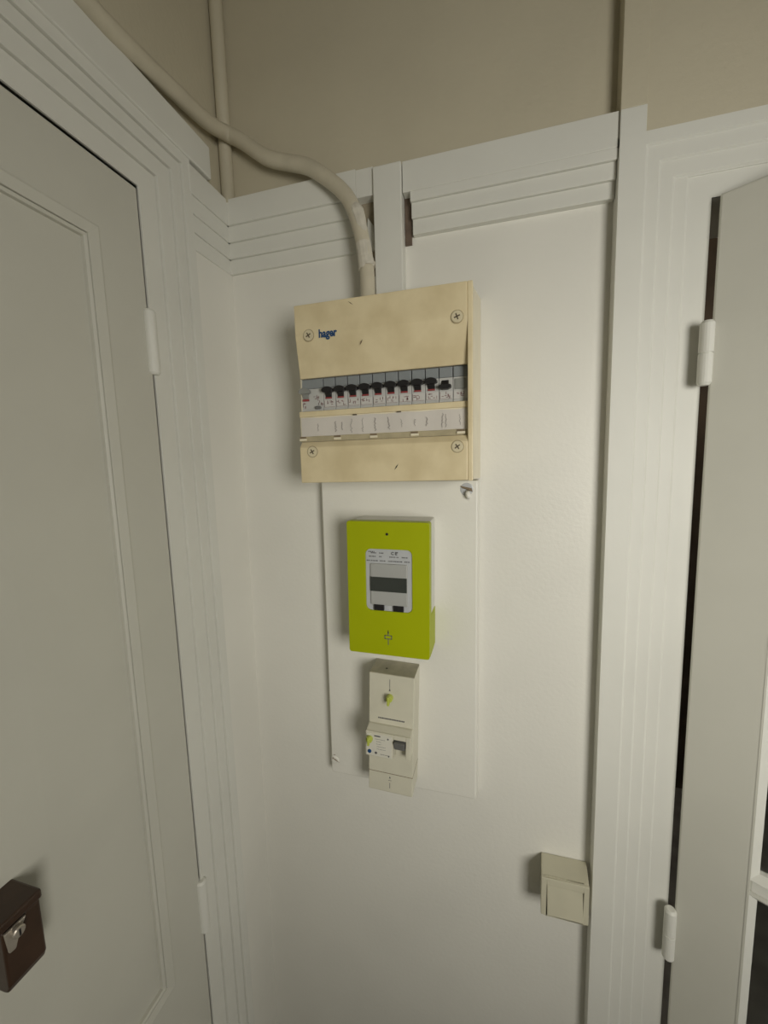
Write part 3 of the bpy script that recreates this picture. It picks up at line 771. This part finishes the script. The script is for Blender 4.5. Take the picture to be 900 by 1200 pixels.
for k, (a, b) in enumerate(((-0.021, -0.006), (-0.019, -0.011), (-0.019, -0.012), (-0.018, -0.004), (-0.018, -0.005))):
    zz = zm1-0.0110-k*0.0042; xx = a
    while xx < b: dash(xx, xx+0.0014, zz-0.0003, zz+0.0003); xx += 0.0021
xx = -0.012
while xx < 0.003: dash(xx, xx+0.0015, zm0+0.0055, zm0+0.0064); xx += 0.0022
obj('print', bm, M['ink'], mb)
for (x, z, r_) in ((0.0000, zm1-0.0080, 0.0014), (-0.0195, zm0+0.0072, 0.0020), (0.0015, zm0+0.0048, 0.0011)):
    bm = bmesh.new(); disc_y(bm, x, z, r_, F2, F2-0.0011, 14); obj('print_symbol', bm, M['ink'], mb)
bm = bmesh.new(); disc_y(bm, -0.0300, zm0+0.0085, 0.0032, F2, F2-0.0022, 18, 0.0028); obj('test_button', bm, M['blue'], mb)
def knob(x, z, r, y0, L_):
    bm = bmesh.new(); disc_y(bm, x, z, r, y0, y0-L_*0.55, 20, r*0.92)
    box(bm, x-r*0.32, x+r*0.32, y0-L_, y0-L_*0.5, z-r*1.25, z+r*1.25)
    return bm
obj('sealing_knob', knob(-0.0020, 0.1700, 0.0058, F1, 0.014), M['lime'], mb, bevel=0.0008)
obj('sealing_knob', knob(-0.0300, zm1-0.0120, 0.0056, F2, 0.010), M['lime'], mb, bevel=0.0008)
bm = bmesh.new()
xx = -0.0215; rnd = random.Random(9)
while xx < 0.0205:
    l = rnd.uniform(0.0012, 0.0026); box(bm, xx, xx+l, F1+0.0002, F1-0.0002, 0.1305, 0.1328); xx += l+0.0004
box(bm, -0.0030, -0.0022, F1+0.0002, F1-0.0002, 0.1860, 0.2000); 
prism_y(bm, [(-0.0040, 0.1800), (-0.0012, 0.1800), (-0.0026, 0.1860)], F1+0.0002, F1-0.0002)
box(bm, -0.0012, -0.0004, F1+0.0002, F1-0.0002, 0.0090, 0.0190); prism_y(bm, [(-0.0022, 0.0270), (0.0006, 0.0270), (-0.0008, 0.0310)], F1+0.0002, F1-0.0002)
box(bm, -0.0035, 0.0019, F1+0.0002, F1-0.0002, 0.0228, 0.0235)
obj('print', bm, M['ink'], mb)
bm = bmesh.new(); box(bm, xl-0.0002, xr+0.0002, F1-0.0003, -0.002, 0.0352, 0.0360)
obj('cover_joint', bm, M['scuff'], mb)

# ------------------------------------------------------------------ light switch
sw = thing('light_switch', 'yellowed cream surface light switch beside the right door casing', 'light switch', W(0.1105, 0.65, -0.7225))
bm = bmesh.new()
xa, xb = 0.0750-0.1105, 0.1445-0.1105
f = -0.045; zt = 0.0665
q0 = rrect(xa, xb, 0.0, zt, 0.003, 3)
hexa(bm, [(xa, f+0.004, 0.0), (xb, f+0.004, 0.0), (xb+0.004, -0.0005, 0.0), (xa+0.004, -0.0005, 0.0),
          (xa, f+0.004, zt), (xb, f+0.004, zt), (xb+0.004, -0.0005, zt), (xa+0.004, -0.0005, zt)])
obj('base', bm, M['switch'], sw, bevel=0.0015)
ix0, ix1, iz0, iz1 = 0.0832-0.1105, 0.1372-0.1105, 0.0030, zt-0.0120
bm = bmesh.new()
sweep_frame(bm, ix0, ix1, iz0, iz1, [(0.0, 0.0), (0.0, 0.006), (0.0, 0.0)], lambda u, v, h: (u, f+0.004-h, v)) if False else None
for (a0, a1, b0, b1) in ((xa, ix0, 0, zt), (ix1, xb, 0, zt), (ix0, ix1, iz1, zt), (ix0, ix1, 0, iz0)):
    box(bm, a0, a1, f, f+0.0045, b0, b1)
bmesh.ops.remove_doubles(bm, verts=bm.verts[:], dist=1e-6)
obj('frame', bm, M['switch'], sw, bevel=0.0008)
bm = bmesh.new()
hexa(bm, [(ix0+0.0008, f-0.0030, iz0+0.0008), (ix1-0.0008, f-0.0030, iz0+0.0008), (ix1-0.0008, f+0.005, iz0+0.0008), (ix0+0.0008, f+0.005, iz0+0.0008),
          (ix0+0.0008, f+0.0028, iz1-0.0008), (ix1-0.0008, f+0.0028, iz1-0.0008), (ix1-0.0008, f+0.005, iz1-0.0008), (ix0+0.0008, f+0.005, iz1-0.0008)])
obj('rocker', bm, M['switch'], sw, bevel=0.0012)
